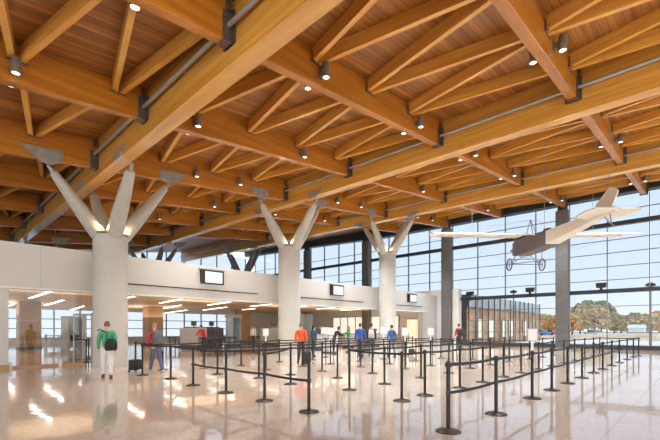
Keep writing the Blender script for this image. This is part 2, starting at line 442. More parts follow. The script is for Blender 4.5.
# checkpoint ceiling slab, far wall, end walls
m = MB(); m.box(-9, 33.7, 19.4, 49.6, 3.46, 3.9); struct(m.build('ceiling', M['tan']))
m = MB(); m.box(-9, 33.7, 19.4, 49.6, 3.901, 3.94); struct(m.build('slab_top_reflector', M['wallw']))  # unseen white sheet added for the girder undersides to reflect
m = MB(); m.box(34.3, 34.9, 16.45, 49.8, 0, 5.15); struct(m.build('wall_right', M['wallw']))
m = MB(); m.box(31.8, 34.3, 18.6, 19.2, 0, 4.62)
struct(m.build('wall_end', M['white']))
m = MB(); m.box(25.5, 34.3, 40.0, 40.3, 0, 3.46); struct(m.build('wall_inner', M['wallw']))
win = empty_struct('window_4', (34.28, 26, 0))
blind = plain('backlit window blind', (.85,.82,.74), .6, emit=(1,.93,.78), es=.75)
yb_ = [22.9+1.15*k for k in range(9)]
for k in range(8):
    m = MB(); m.box(34.27, 34.295, yb_[k]+.07, yb_[k+1]-.07, .95, 2.75); m.build('pane', blind, win)
for y in yb_:
    m = MB(); m.box(34.22, 34.298, y-.07, y+.07, .85, 2.85); m.build('mullion', M['white'], win)
for z in (.9, 2.8):
    m = MB(); m.box(34.2, 34.298, yb_[0]-.07, yb_[-1]+.07, z-.05, z+.05); m.build('rail', M['white'], win)
# glazed partition between left wall and fat column
win = empty_struct('window_3', (3.6, 18.4, 0))
m = MB(); m.box(2.40, 4.72, 18.42, 18.45, .09, 2.97); m.build('pane', M['clear'], win)
m = MB(); m.box(2.36, 4.75, 18.38, 18.49, 0, .09); m.build('bottom_rail', M['brown'], win)
for x in (2.42, 3.95):
    m = MB(); m.box(x-.05, x+.05, 18.32, 18.38, -.0, .26); m.build('foot', M['sign'], win)
m = MB()
for z in (.95, 1.75):
    for i in range(18): m.box(2.6+i*.12, 2.63+i*.12, 18.410, 18.418, z, z+.025)
m.build('marking', M['sign'], win)
# main window wall (X = 35)
win = empty_struct('window_1', (35, 20, 0))
yy = [2.87+2.415*k for k in range(-3, 20)]
for y in yy:
    m = MB(); m.box(34.92, 35.1, y-.03, y+.03, .3, 12.2); m.build('mullion', M['mull'], win)
for z in (1.2, 2.2, 3.1, 5.02, 6.0, 6.98, 7.92, 9.98):
    m = MB(); m.box(34.94, 35.06, -5, 49.8, z-.022, z+.022); m.build('transom', M['mull'], win)
for z in (4.2, 9.02):
    m = MB(); m.box(34.7, 35.08, -5, 49.8, z-.14, z+.14); m.build('transom_beam', M['trans'], win)
for i in range(len(yy)-1):
    m = MB(); m.box(34.995, 35.01, yy[i]+.045, yy[i+1]-.045, .3, 12.2); m.build('pane', M['glass'], win)
m = MB(); m.box(34.0, 35.1, -5, 16.4, 0, .30); struct(m.build('trim_5', M['curb']))
# rear window wall (Y = 50)
win = empty_struct('window_2', (10, 50, 0))
xx = [-9+2.4*k for k in range(19)]
for x in xx:
    m = MB(); m.box(x-.05, x+.05, 49.9, 50.08, .55, 12); m.build('mullion', M['mull'], win)
for z in (1.5, 2.5, 5.0, 6.0, 7.0, 8.0, 9.0):
    m = MB(); m.box(-9, 35, 49.92, 50.06, z-.04, z+.04); m.build('transom', M['mull'], win)
for i in range(len(xx)-1):
    m = MB(); m.box(xx[i]+.05, xx[i+1]-.05, 49.99, 50.01, .55, 12); m.build('pane', M['glass'], win)
m = MB(); m.box(-9, 35, 49.7, 50.1, 0, .55); struct(m.build('wall_rear', M['white']))
# piers in front of the glass
for y, lab in ((7.95, 'tall grey concrete pillar standing behind the hanging aeroplane'), (17.45, 'tall grey concrete pillar at the end of the white header wall'),
               (26.9, 'grey concrete pillar behind the header wall, left of the slimmest tree column'), (36.3, 'grey concrete pillar behind the header wall, beside the middle tree column')):
    root = thing('concrete_pillar', lab, 'pillar', (34.1, y, 0), 'pillars along the window wall'); root['kind'] = 'thing'
    zt = zb(34.1, y)+.12
    m = MB(); m.bbox(33.72, 34.28, y-.43, y+.43, 0, zt-.35, .03); m.build('shaft', M['pier'], root)
    m = MB(); m.box(33.80, 34.20, y-.3, y+.3, zt-.36, zt); m.build('head_bracket', M['header'], root)
# boxes on the transom beam
for y, lab in ((15.5, 'dark floodlight box on the window transom, beside the grey end pillar'), (10.45, 'dark floodlight box on the window transom, under the aeroplane wheels'), (5.6, 'dark floodlight box on the window transom, right of the pillar behind the aeroplane')):
    root = thing('floodlight', lab, 'floodlight', (34.6, y, 4.34), 'floodlights on the transom')
    m = MB(); m.quadbox([(34.45,y-.28,4.46),(34.75,y-.28,4.46),(34.75,y+.28,4.46),(34.45,y+.28,4.46)], [(34.52,y-.33,4.82),(34.80,y-.33,4.82),(34.80,y+.33,4.82),(34.52,y+.33,4.82)]); m.build('housing', M['black'], root)
    m = MB(); m.box(34.55,34.68,y-.08,y+.08,4.335,4.47); m.build('stand', M['black'], root)

# wall screens
for x, lab in ((10.45, 'lit wall screen on the white header, nearest the fattest column'), (19.82, 'lit wall screen on the white header between middle and slimmest columns'), (29.3, 'lit wall screen near the far end of the white header')):
    root = thing('wall_screen', lab, 'screen', (x, 18.28, 4.08), 'screens on the header wall')
    m = MB(); m.box(x-.62, x+.62, 18.12, 18.295, 3.72, 4.43); m.build('casing', M['black'], root)
    m = MB(); m.box(x-.44, x+.52, 18.10, 18.118, 3.78, 4.34); m.build('display', M['screen'], root)
    m = MB(); m.box(x-.72, x+.72, 18.16, 18.296, 4.43, 4.50); m.build('hood', M['greym'], root)

# linear lights in checkpoint ceiling
bars = [((4.95,24.9),(5.13,31.4)),((7.05,32.),(7.6,40.4)),((5.4,39.2),(5.9,48.)),((10.1,39.),(11.4,48.5)),((12.04,24.2),(12.98,30.3)),((15.26,31.6),(16.8,39.4)),((19.7,39.5),(21.5,48.8)),
 ((15.68,24.3),(16.81,30.)),((19.52,31.5),(20.87,38.2)),((22.87,31.9),(23.4,34.8)),((19.2,23.2),(20.35,29.)),((22.8,22.2),(23.9,28.)),((26.4,22.2),(27.5,28.)),((30.,22.2),(31.1,28.)),((2.0,27.2),(2.2,33.5)),((9.0,23.2),(9.6,29.5))]
bl = ['above the brown column behind the partition','second from partition towards the portal','farthest back behind the partition','over the glass door leaves, deep inside','beside the brown column right of the fattest column','second of three above the grey scanners','deepest of three above the grey scanners',
 'nearest of three below the first wall screen','second of three below the first wall screen','deepest of three below the first wall screen','just left of the middle tree column','just right of the middle tree column','under the second wall screen','before the slimmest tree column','at the far left of the partition','hidden side of the fattest column']
for ((x0,y0),(x1,y1)), l in zip(bars, bl):
    root = thing('linear_light', 'slim lit linear light in tan ceiling, '+l, 'ceiling light', ((x0+x1)/2, (y0+y1)/2, 3.45), 'linear lights in the checkpoint ceiling')
    for nm, w_, z0, z1, mt in (('trim_frame', .12, 3.43, 3.458, M['sign']), ('diffuser', .09, 3.42, 3.43, M['tube'])):
        m = MB(); m.quadbox([(x0-w_,y0,z0),(x0+w_,y0,z0),(x1+w_,y1,z0),(x1-w_,y1,z0)],[(x0-w_,y0,z1),(x0+w_,y0,z1),(x1+w_,y1,z1),(x1-w_,y1,z1)]); m.build(nm, mt, root)

for x, y in ((5,24),(5,38),(14,25),(15,37),(23,26),(30,25.5)):     # unseen fill lamps added to brighten the tan ceiling
    l = bpy.data.lights.new('added_ceiling_fill', 'AREA'); l.size = 4.; l.energy = 105; l.color = (1,.93,.82)
    o = bpy.data.objects.new('added_ceiling_fill', l); col.objects.link(o); o.location = (x, y, 2.5); o.rotation_euler = (PI, 0, 0)
# ------------------------------------------------------------------ checkpoint furnishings
def clad_col(x, y, s, lab):
    root = thing('clad_column', lab, 'column', (x,y,0), 'brown columns in the checkpoint'); root['kind'] = 'thing'
    m = MB(); m.bbox(x-s, x+s, y-s, y+s, .12, 3.45, .04); m.build('shaft', M['brown'], root)
    m = MB(); m.bbox(x-s-.04, x+s+.04, y-s-.04, y+s+.04, 0, .12, .02); m.build('plinth', M['darkm'], root)
clad_col(5.9, 36.6, .66, 'brown clad column behind the glass partition')
clad_col(14.9, 36.3, .66, 'brown clad column behind the person in red top')
clad_col(24.4, 36.2, .62, 'brown clad column left of the middle tree column')
# white portal board with dark kit
root = thing('scanner_portal', 'white walk through scanner portal behind the glass partition', 'scanner', (7.9, 33.0, 0), None, .35)
m = MB(); m.box(-.62,-.5,-.4,.4,0,2.2); m.box(.5,.62,-.4,.4,0,2.2); m.box(-.62,.62,-.4,.4,2.2,2.36)
o = m.build('frame', M['greym'], None); o.parent = root
m = MB(); m.box(-.5,.5,.2,.26,.1,2.2); o = m.build('back_panel', M['bluep'], None); o.parent = root
m = MB(); m.box(-.22,.25,-.3,.1,.62,1.0); o = m.build('control_box', M['black'], None); o.parent = root
root = thing('steel_cart', 'grey steel cart beside the brown column behind the glass', 'cart', (6.75, 33.5, 0))
m = MB()
for a in (-.4,.4):
    for b_ in (-.3,.3): m.tube([(6.75+a,33.5+b_,.1),(6.75+a,33.5+b_,1.05)], .025, 6)
m.build('frame', M['greym'], root, smooth=True)
m = MB(); m.box(6.33,7.17,33.17,33.83,.2,.5); m.box(6.33,7.17,33.17,33.83,.62,.66); m.box(6.33,7.17,33.17,33.83,.95,1.0); m.build('tray', M['greym'], root)
m = MB()
for a in (-.4,.4):
    for b_ in (-.3,.3): m.ell((6.75+a,33.5+b_,.06),(.03,.06,.06),8,6)
m.build('castor', M['rubber'], root)
# dark glass door leaves beside fat column
for i,(x, y) in enumerate(((5.42,22.4),(5.75,22.2),(5.7,20.6))):
    root = thing('glass_door_leaf', ['grey framed glass door leaf beside the portal', 'grey framed glass door leaf in the middle of three', 'grey framed glass door leaf closest to the fat column'][i], 'door', (x,y,0), 'open glass door leaves')
    m = MB()
    m.box(x-.06,x+.0,y-.06,y+.06,0,2.2); m.box(x+.44,x+.5,y-.06,y+.06,0,2.2); m.box(x,x+.44,y-.05,y+.05,2.12,2.2); m.box(x,x+.44,y-.05,y+.05,0,.12)
    m.build('leaf_frame', M['greym'], root)
    m = MB(); m.box(x,x+.44,y-.01,y+.01,.12,2.12); m.build('pane', M['clear'], root)
# x-ray machines
def xray(x, y, rz, lab, hm='greym'):
    root = thing('baggage_scanner', lab, 'baggage scanner', (x,y,0), 'baggage scanners', rz)
    def P(m, n, mat, par=root):
        o = m.build(n, mat); o.parent = par; return o
    m = MB(); m.bbox(-.55,.55,-.9,.9,.25,1.55,.06); P(m,'housing',M[hm])
    m = MB(); m.bbox(-.35,.35,-2.4,2.4,.72,.84,.03); P(m,'conveyor',M['darkm'])
    m = MB(); m.bbox(-.5,.5,-.5,.5,1.55,1.62,.02); m.bbox(-.25,.25,-.1,.0,1.7,2.05,.02); m.box(-.04,.04,-.06,-.02,1.6,1.72); P(m,'monitor',M['darkm'])
    m = MB()
    m.box(-.5,.5,-.8,.8,0,.25); P(m,'plinth',M['darkm'])
    for a in (-2.2,-1.2,1.2,2.2):
        m = MB(); m.box(-.3,-.24,a-.03,a+.03,0,.72); P(m,'leg',M['darkm']); m = MB(); m.box(.24,.3,a-.03,a+.03,0,.72); P(m,'leg',M['darkm'])
xray(14.6, 28.2, .3, 'grey baggage scanner closest to the fat column')
xray(16.7, 29.3, .3, 'dark baggage scanner at the centre of the checkpoint', 'darkm')
xray(22.3, 28.0, .3, 'dark baggage scanner left of the middle tree column', 'darkm')
xray(20.6, 26.2, .3, 'grey baggage scanner beside the pale blue booth')
def booth(x, y, lab):
    root = thing('body_scanner', lab, 'scanner', (x,y,0), 'body scanners')
    for s in (-1,1):
        m = MB(); m.lathe([(.5,.1),(.5,2.45)], (0,0,0), 12)
        m = MB(); rings = []
        for z in (.12, 2.4):
            outer = [(x+s*.62*math.cos(t), y+.62*math.sin(t), z) for t in [-.95+1.9*j/8 for j in range(9)]]
            inner = [(x+s*.57*math.cos(t), y+.57*math.sin(t), z) for t in [.95-1.9*j/8 for j in range(9)]]
            rings.append(outer+inner)
        m.loft(rings); m.build('panel', M['bluep'], root, smooth=True)
    m = MB(); m.lathe([(.1,2.4),(.68,2.4),(.7,2.45),(.7,2.6),(.6,2.68),(.1,2.7)], (x,y,0), 20); m.build('canopy_ring', M['greym'], root, smooth=True)
    m = MB(); m.lathe([(.1,0),(.72,0),(.7,.1),(.1,.12)], (x,y,0), 20); m.build('platform', M['darkm'], root, smooth=True)
booth(18.6, 29.0, 'pale blue glass body scanner booth near checkpoint centre')
# frosted screens
for i,(x,y) in enumerate(((19.3,22.0),(21.0,22.6))):
    root = thing('glass_screen', ['greenish glass screen beside the middle tree column', 'greenish glass screen farther from the middle tree column'][i], 'glass screen', (x,y,0), 'greenish glass screens')
    m = MB(); m.box(x-.7,x+.7,y-.015,y+.015,.1,2.6); m.build('pane', M['frost'], root)
    m = MB(); m.box(x-.75,x-.7,y-.04,y+.04,0,2.65); m.box(x+.7,x+.75,y-.04,y+.04,0,2.65); m.box(x-.75,x+.75,y-.05,y+.05,0,.1); m.build('screen_frame', M['greym'], root)
# podiums
for i,(x,y) in enumerate(((17.45,16.6),(19.6,19.9),(23.3,20.2),(27.0,20.4),(29.6,20.6))):
    root = thing('document_podium', ['pale podium in the queue before the glass screens','pale podium just inside the opening beyond the middle column','pale podium inside the opening before the slimmest column','pale podium just beyond the slimmest column','pale podium closest to the end wall'][i], 'podium', (x,y,0), 'document podiums')
    m = MB(); m.bbox(x-.4,x+.4,y-.3,y+.3,.08,1.05,.03); m.build('cabinet', M['sign'], root)
    m = MB(); m.bbox(x-.46,x+.46,y-.36,y+.36,1.05,1.12,.02); m.build('worktop', M['greym'], root)
    m = MB(); m.box(x-.36,x+.36,y-.26,y+.26,0,.08); m.build('kick_base', M['darkm'], root)
    m = MB(); m.box(x-.2,x+.2,y-.02,y+.02,1.25,1.5); m.box(x-.03,x+.03,y-.02,y+.03,1.12,1.26); m.build('monitor', M['darkm'], root)
# lit doorway in end region
d = empty_struct('door_1', (34.28, 21.2, 0))
m = MB(); m.box(34.2,34.298,20.2,20.32,0,2.5); m.box(34.2,34.298,21.88,22.0,0,2.5); m.box(34.2,34.298,20.32,21.88,2.38,2.5); m.build('door_frame', M['tan'], d)
m = MB(); m.box(34.24,34.29,20.32,21.88,0,2.38); m.build('leaf', plain('glowing door pane', (.8,.7,.5), .4, emit=(1,.85,.58), es=.8), d)

# ------------------------------------------------------------------ belt stanchions
SH = 1.0
st_src = None
def mesh_only(m, name, mat, smooth=True):
    o = m.build(name, mat, smooth=smooth); me = o.data; bpy.data.objects.remove(o); return me
m = MB(); m.lathe([(.029,.03),(.029,.90),(.027,.905)], n=14); ME_post = mesh_only(m, 'post', M['postm'])
m = MB(); m.lathe([(.176,0),(.178,.010),(.165,.020),(.11,.034),(.05,.046),(.036,.055)], n=28); ME_base = mesh_only(m, 'base', M['base'])
m = MB(); m.lathe([(.030,.895),(.032,.90),(.032,.985),(.028,.998),(.01,1.0)], n=14); m.box(-.046,.046,-.012,.012,.915,.975); m.box(-.012,.012,-.046,.046,.915,.975); ME_cap = mesh_only(m, 'belt_head', M['black'])
m = MB(); m.lathe([(.030,.50),(.032,.505),(.032,.585),(.030,.59)], n=14); m.box(-.046,.046,-.012,.012,.515,.575); ME_clip = mesh_only(m, 'belt_clip', M['black'])
STN = {}
def child(name, me, parent):
    o = bpy.data.objects.new(name, me); col.objects.link(o); o.parent = parent; return o
def stanchion(key, x, y, label, low=False):
    root = thing('belt_stanchion', label, 'stanchion', (x,y,0), 'black queue belt stanchions')
    child('post', ME_post, root); child('base', ME_base, root); child('belt_head', ME_cap, root)
    if low: child('belt_clip', ME_clip, root)
    STN[key] = root; return root
def belt(a, b, z=.945, sag=.018, h=.045):
    A, B = STN[a], STN[b]
    p, q = A.location, B.location
    d = (q-p); L = d.length; t = d.normalized(); nn = Vector((-t.y, t.x, 0))
    n = 8; rings = []
    for i in range(n+1):
        u = i/n; c = p + t*(.05 + (L-.10)*u); zz = z - sag*4*u*(1-u)*min(1, L/1.7)
        rings.append([c+nn*.003+Vector((0,0,zz-h/2)), c-nn*.003+Vector((0,0,zz-h/2)), c-nn*.003+Vector((0,0,zz+h/2)), c+nn*.003+Vector((0,0,zz+h/2))])
    m = MB(); m.loft(rings); m.build('belt', M['belt'], A)
rows = [
 ('A', 2.68, [5.21,6.83,8.89,10.4,11.97,13.65,15.43,17.12,19.06,21.0,23.3,25.5,26.9], 'front row nearest the camera'),
 ('B', 4.43, [6.77,7.67,9.25,10.65,12.28,13.8,15.4,17.24,19.11,21.0,23.1,25.2,26.9], 'second row from the front'),
 ('C', 6.15, [7.13,8.54,10.38,12.13,14.1,16.1,18.2,20.3,22.4,24.4], 'third row from the front'),
 ('D', 7.92, [4.89,6.82,8.64,10.33,12.27,14.09,16.0,18.,20.,22.], 'fourth row from the front'),
 ('E', 9.55, [4.94,7.0,8.22,9.64,11.73,13.62,15.68,17.99,20.0], 'fifth row from the front'),
 ('F', 11.3, [5.15,6.67,8.58,10.36,11.91,13.8,15.63,17.6,20.3], 'sixth row from the front'),
 ('G', 13.4, [4.93,7.36,8.96,11.06,12.9,14.6,18.9,21.6], 'hindmost row before the header wall')]
for key, y, xs_, nm in rows:
    for i, x in enumerate(xs_):
        yv = {'A':[2.65,2.6,2.64,2.66,2.68,2.68,2.7,2.72,2.73,2.74,2.74,2.74,2.66],'B':[4.45,4.45,4.4,4.41,4.45,4.44,4.36,4.4,4.42,4.42,4.42,4.42,4.42]}.get(key,[y]*20)[i] + {('C',4):.15,('C',5):.2,('C',6):.2,('G',0):-.6,('G',3):.2,('G',5):.8}.get((key,i), 0)
        stanchion((key,i), x, yv, 'black belt stanchion, %s from the left in the %s' % (ORD[i], nm), low=key == 'A')
    for i in range(len(xs_)-1):
        belt((key,i), (key,i+1))
        if key == 'A': belt((key,i), (key,i+1), z=.545, sag=.02)
stanchion('L0', 4.76, 5.04, 'black belt stanchion standing alone at the near left corner of the queue', True)
stanchion('L1', 4.87, 6.46, 'black belt stanchion second along the left edge of the queue', True)
child('belt_clip', ME_clip, STN[('D',0)]); child('belt_clip', ME_clip, STN[('E',0)])
belt('L0', 'L1', z=.545); belt('L1', ('D',0), z=.545); belt(('D',0), ('E',0), z=.545); belt(('D',0), ('E',0)); belt(('E',0),('F',0)); belt(('F',0),('G',0))
belt('L1', ('D',1)); belt(('A',12),('B',12)); belt(('B',0),('C',0))
stanchion('H0', 6.07, 13.95, 'black belt stanchion beside the person in the red top'); stanchion('H1', 5.54, 15.0, 'black belt stanchion next to the fat column')
belt('H0','H1'); belt(('G',0),'H0')
for i,(x,y,l) in enumerate(((4.3,34.7,'black belt stanchion behind the glass partition, farthest left'),(7.6,40.,'black belt stanchion behind the glass partition, right of the brown column'))):
    stanchion('K%d'%i, x, y, l)
for i,(x,y) in enumerate(((5.26,21.6),(5.75,21.4),(5.2,19.7))):
    stanchion('J%d'%i, x, y, ['black belt stanchion by the open glass doors, left one','black belt stanchion by the open glass doors, middle one','black belt stanchion by the open glass doors, right one'][i])
belt('J0','J1'); belt('J1','J2')
# sign boards clipped on stanchions (separate, lifted off)
def signboard(key, lab, w=.21, h=.26):
    p = STN[key].location
    root = thing('stanchion_sign', lab, 'sign', (p.x, p.y, 1.0), 'small signs on stanchions', math.radians(-46.4))
    def P(m, n, mat):
        o = m.build(n, mat); o.parent = root
    m = MB(); m.box(-w/2,w/2,-.012,.012,.20,.20+h); P(m,'board_frame',M['greym'])
    m = MB(); m.box(-w/2+.015,w/2-.015,-.016,-.0125,.215,.185+h); P(m,'board_face',M['sign'])
    m = MB(); m.box(-.02,.02,-.01,.01,0.0,.20); P(m,'clip_post',M['sign'])
signboard(('A',2), 'white sign board atop a stanchion in the front row')
signboard(('F',2), 'white sign board atop a stanchion between fat and middle columns')
signboard(('F',4), 'white sign board atop a stanchion beside the person in navy', .3, .3)
signboard(('F',6), 'white sign board atop a stanchion in front of the slimmest tree column', .36, .36)
signboard(('D',4), 'white sign board atop a stanchion beside the person in khaki', .26, .3)
signboard(('D',5), 'white sign board atop a stanchion left of the grey end pillar', .26, .3)
signboard(('G',5), 'wide white sign board beside the person in green at the podium', .5, .34)

# ------------------------------------------------------------------ people
def skin_mesh(name, pts, edges, root):
    me = bpy.data.meshes.new(name); keys = list(pts)
    me.from_pydata([pts[k][0] for k in keys], [(keys.index(a), keys.index(b)) for a, b in edges], [])
    o = bpy.data.objects.new(name, me); col.objects.link(o)
    sk = o.modifiers.new('skin', 'SKIN'); sk.use_smooth_shade = True
    if not me.skin_vertices: 
        bm = bmesh.new(); bm.from_mesh(me); bm.verts.layers.skin.verify(); bm.to_mesh(me); bm.free()
    for i, k in enumerate(keys):
        r = pts[k][1]; sv = me.skin_vertices[0].data[i]
        sv.radius = r if isinstance(r, tuple) else (r, r); sv.use_root = (k == root)
    ss = o.modifiers.new('ss', 'SUBSURF'); ss.levels = 1; ss.render_levels = 1
    dg = bpy.context.evaluated_depsgraph_get()
    me2 = bpy.data.meshes.new_from_object(o.evaluated_get(dg))
    bpy.data.objects.remove(o); bpy.data.meshes.remove(me)
    return me2
def join_mb(me, mb):
    bm = bmesh.new(); bm.from_mesh(me)
    vs = [bm.verts.new(v) for v in mb.v]
    for f in mb.f:
        try: fc = bm.faces.new([vs[i] for i in f]); fc.smooth = True
        except ValueError: pass
    bm.to_mesh(me); bm.free(); return me
SKIN = plain('skin', (.62,.40,.29), .5)
clothcache = {}
def cloth(c):
    if c not in clothcache: clothcache[c] = plain('cloth', c, .8)
    return clothcache[c]
def person(x, y, rz, h, label, top, trousers, hairc, shoes=(.03,.03,.03), stride=.30, lean=0., armL=(.15,.1), armR=(-.1,.15), long_hair=False, hood=None, name='person', parts_top='jacket'):
    S = h/1.75
    root = thing(name, label, 'person', (x,y,0), 'people in the hall', rz)
    V = lambda a, b, c: Vector((a*S, b*S, c*S))
    hipz = .93 - .05*abs(stride)
    J = {}
    J['pelvis'] = V(0,0,hipz); J['waist'] = V(0,.02*lean,hipz+.15)
    J['chest'] = V(0,.10*lean+.01,hipz+.37); J['neckb'] = V(0,.20*lean,hipz+.53); J['neck'] = V(0,.24*lean+.01,hipz+.60); J['head'] = V(0,.28*lean+.02,hipz+.70)
    for s, nme, ang in ((-1,'L',stride),(1,'R',-stride)):
        J['hip'+nme] = V(s*.095,0,hipz-.06)
        k = J['hip'+nme] + V(s*.005, .43*math.sin(ang), -.43*math.cos(ang))
        bend = ang - (.45*abs(stride)+.06 if ang < 0 else .05)
        a = k + V(0,.42*math.sin(bend), -.42*math.cos(bend))
        a.z = max(a.z, .085*S)
        J['knee'+nme] = k; J['ankle'+nme] = a
        J['toe'+nme] = a + V(s*.02,.15,-.045 if ang >= 0 else -.06)
        J['toe'+nme].z = max(J['toe'+nme].z, .03*S)
        J['heel'+nme] = a + V(0,-.04,-.05)
    for s, nme, (sw, el) in ((-1,'L',armL),(1,'R',armR)):
        sh = J['neckb'] + V(s*.185,0,-.05)
        e = sh + V(s*.05, .28*math.sin(sw), -.28*math.cos(sw))
        w = e + V(s*.005, .25*math.sin(sw+el), -.25*math.cos(sw+el))
        J['sh'+nme] = sh; J['el'+nme] = e; J['wr'+nme] = w
        d = (w-e).normalized(); J['pm'+nme] = w + d*.07*S
        J['hd'+nme] = d
    # body
    P = {'pelvis':(J['pelvis'],(.135*S,.10*S)),'waist':(J['waist'],(.12*S,.09*S)),'chest':(J['chest'],(.145*S,.105*S)),'neckb':(J['neckb'],(.075*S,.065*S)),'neck':(J['neck'],.05*S),
         'head':(J['head'],(.070*S,.085*S)),'headt':(J['head']+V(0,0,.085),(.062*S,.075*S))}
    E = [('pelvis','waist'),('waist','chest'),('chest','neckb'),('neckb','neck'),('neck','head'),('head','headt')]
    for n in 'LR':
        P['hip'+n] = (J['hip'+n],.085*S); P['knee'+n] = (J['knee'+n],.055*S); P['ankle'+n] = (J['ankle'+n],.038*S); P['toe'+n] = (J['toe'+n],.03*S)
        E += [('pelvis','hip'+n),('hip'+n,'knee'+n),('knee'+n,'ankle'+n),('ankle'+n,'toe'+n)]
        P['sh'+n] = (J['sh'+n],.055*S); P['el'+n] = (J['el'+n],.04*S); P['wr'+n] = (J['wr'+n],.028*S); P['pm'+n] = (J['pm'+n],(.038*S,.018*S))
        E += [('neckb','sh'+n),('sh'+n,'el'+n),('el'+n,'wr'+n),('wr'+n,'pm'+n)]
    me = skin_mesh('person_body', P, E, 'pelvis')
    mb = MB()
    for s, n in ((-1,'L'),(1,'R')):
        d = J['hd'+n]; side = Vector((0,1,0)) - d*d.y; side.normalize(); inn = Vector((-s,0,0))
        base = J['pm'+n]
        for f in range(4):
            off = side*((f-1.5)*.019*S); ln = (.058,.072,.078,.068)[3-f]*S
            p0 = base+off-d*.012*S; p1 = base+off+d*(ln*.5)+inn*.006*S; p2 = base+off+d*ln+inn*.024*S
            mb.tube([p0,p1,p2],[.0095*S,.009*S,.006*S],6)
        t0 = J['wr'+n]+d*.03*S+side*.025*S
        mb.tube([t0, t0+side*.026*S+d*.03*S+inn*.01*S, t0+side*.03*S+d*.062*S+inn*.02*S],[.011*S,.0105*S,.007*S],6)
    hc = J['head']+V(0,.005,.03)
    mb.ell(hc,(.076*S,.095*S,.118*S),14,10)                                    # skull / face mass
    mb.quadbox([hc+V(-.016,.085,-.03),hc+V(.016,.085,-.03),hc+V(.012,.115,-.028),hc+V(-.012,.115,-.028)],[hc+V(-.008,.085,.02),hc+V(.008,.085,.02),hc+V(.006,.094,.018),hc+V(-.006,.094,.018)])
    for s in (-1,1): mb.ell(hc+V(s*.078,0,-.005),(.012*S,.022*S,.032*S),8,6)
    join_mb(me, mb); me.materials.clear(); me.materials.append(SKIN)
    body = child('person_body', me, root)
    mb = MB()
    for s in (-1,1): mb.ell(hc+V(s*.03,.086,.006),(.010*S,.008*S,.007*S),8,6)
    o = mb.build('eyes', cloth((.03,.025,.02))); o.parent = body
    mb = MB(); mb.ell(hc+V(0,.084,-.058),(.024*S,.012*S,.007*S),8,6); o = mb.build('mouth', cloth((.42,.16,.13))); o.parent = body
    # clothes
    P = {'hem':(J['pelvis']+V(0,0,-.03),(.155*S,.12*S)),'waist':(J['waist'],(.15*S,.118*S)),'chest':(J['chest'],(.168*S,.128*S)),'neckb':(J['neckb']+V(0,0,.0),(.092*S,.08*S))}
    E = [('hem','waist'),('waist','chest'),('chest','neckb')]
    for n in 'LR':
        P['sh'+n] = (J['sh'+n],.078*S); P['el'+n] = (J['el'+n],.060*S); P['wr'+n] = (J['wr'+n].lerp(J['el'+n],.08),.046*S)
        E += [('neckb','sh'+n),('sh'+n,'el'+n),('el'+n,'wr'+n)]
    me = skin_mesh(parts_top, P, E, 'waist'); me.materials.clear(); me.materials.append(cloth(top)); child(parts_top, me, root)
    P = {'waist':(J['waist']+V(0,0,-.05),(.138*S,.108*S)),'pelvis':(J['pelvis'],(.15*S,.118*S))}
    E = [('waist','pelvis')]
    for n in 'LR':
        P['hip'+n] = (J['hip'+n],.102*S); P['knee'+n] = (J['knee'+n],.075*S); P['ankle'+n] = (J['ankle'+n]+V(0,0,.01),.060*S)
        E += [('pelvis','hip'+n),('hip'+n,'knee'+n),('knee'+n,'ankle'+n)]
    me = skin_mesh('trousers', P, E, 'pelvis'); me.materials.clear(); me.materials.append(cloth(trousers)); child('trousers', me, root)
    for n in 'LR':
        mb = MB(); a, t, hl = J['ankle'+n], J['toe'+n], J['heel'+n]
        zf = min(hl.z, t.z, a.z)-.03*S
        mb.loft([[Vector((p.x+w*math.cos(q)*S, p.y+l*math.sin(q)*S, zz)) for q in [2*PI*i/12 for i in range(12)]] for p, w, l, zz in
                 ((a.lerp(t,.45),.046,.135,max(zf,0.)),(a.lerp(t,.45),.050,.14,max(zf,0.)+.03*S),(a.lerp(t,.40),.046,.115,max(zf,0.)+.06*S),(a,.042,.055,max(zf,0.)+.11*S))])
        o = mb.build('shoe', cloth(shoes), smooth=True); o.parent = root
    mb = MB()
    rings = []
    for j in range(7):
        t = -.35 + (PI/2+.35)*j/6; rr = max(math.cos(t), .03)
        ring = []
        for k in range(16):
            w = 2*PI*k/16; fy = math.sin(w)
            zz = .128*math.sin(t)
            if fy > .35: zz = max(zz, .055)
            ring.append(hc+V(.086*rr*math.cos(w)*1.0, .106*rr*fy-.008, zz+.004))
        rings.append(ring)
    mb.loft(rings)
    if long_hair: mb.ell(hc+V(0,-.075,-.06),(.07*S,.045*S,.13*S),10,8)
    o = mb.build('hair', cloth(hairc), smooth=True); o.parent = root
    root['wr'] = 0; del root['wr']
    return root, J
def toworld(root, v):
    return Matrix.Translation(root.location) @ Matrix.Rotation(root.rotation_euler.z, 4, 'Z') @ v
DIRF = math.radians(43.6-90)    # rotation that makes a figure face along the camera's view
p1, J1 = person(3.94,12.86, DIRF+.5, 1.66, 'blurred person in green jacket and white trousers walking before the fattest column', (.06,.36,.17), (.68,.67,.66), (.16,.10,.07), shoes=(.10,.06,.05), stride=.17)
p2, J2 = person(5.5,13.15, DIRF+.9, 1.64, 'person in grey jacket over red top and blue jeans, right of the fattest column', (.55,.05,.09), (.09,.12,.20), (.35,.22,.14), shoes=(.45,.45,.45), stride=.26, lean=.3)
p3, J3 = person(11.35,12.5, DIRF+.2, 1.68, 'person in bright orange jacket beside the middle tree column', (.80,.10,.02), (.05,.05,.05), (.28,.10,.06), stride=.18)
p4, J4 = person(14.5,15.0, DIRF-.8, 1.62, 'person in navy jacket with dark hair just right of the orange jacket', (.05,.07,.12), (.05,.06,.10), (.02,.02,.02), stride=.1, long_hair=True)
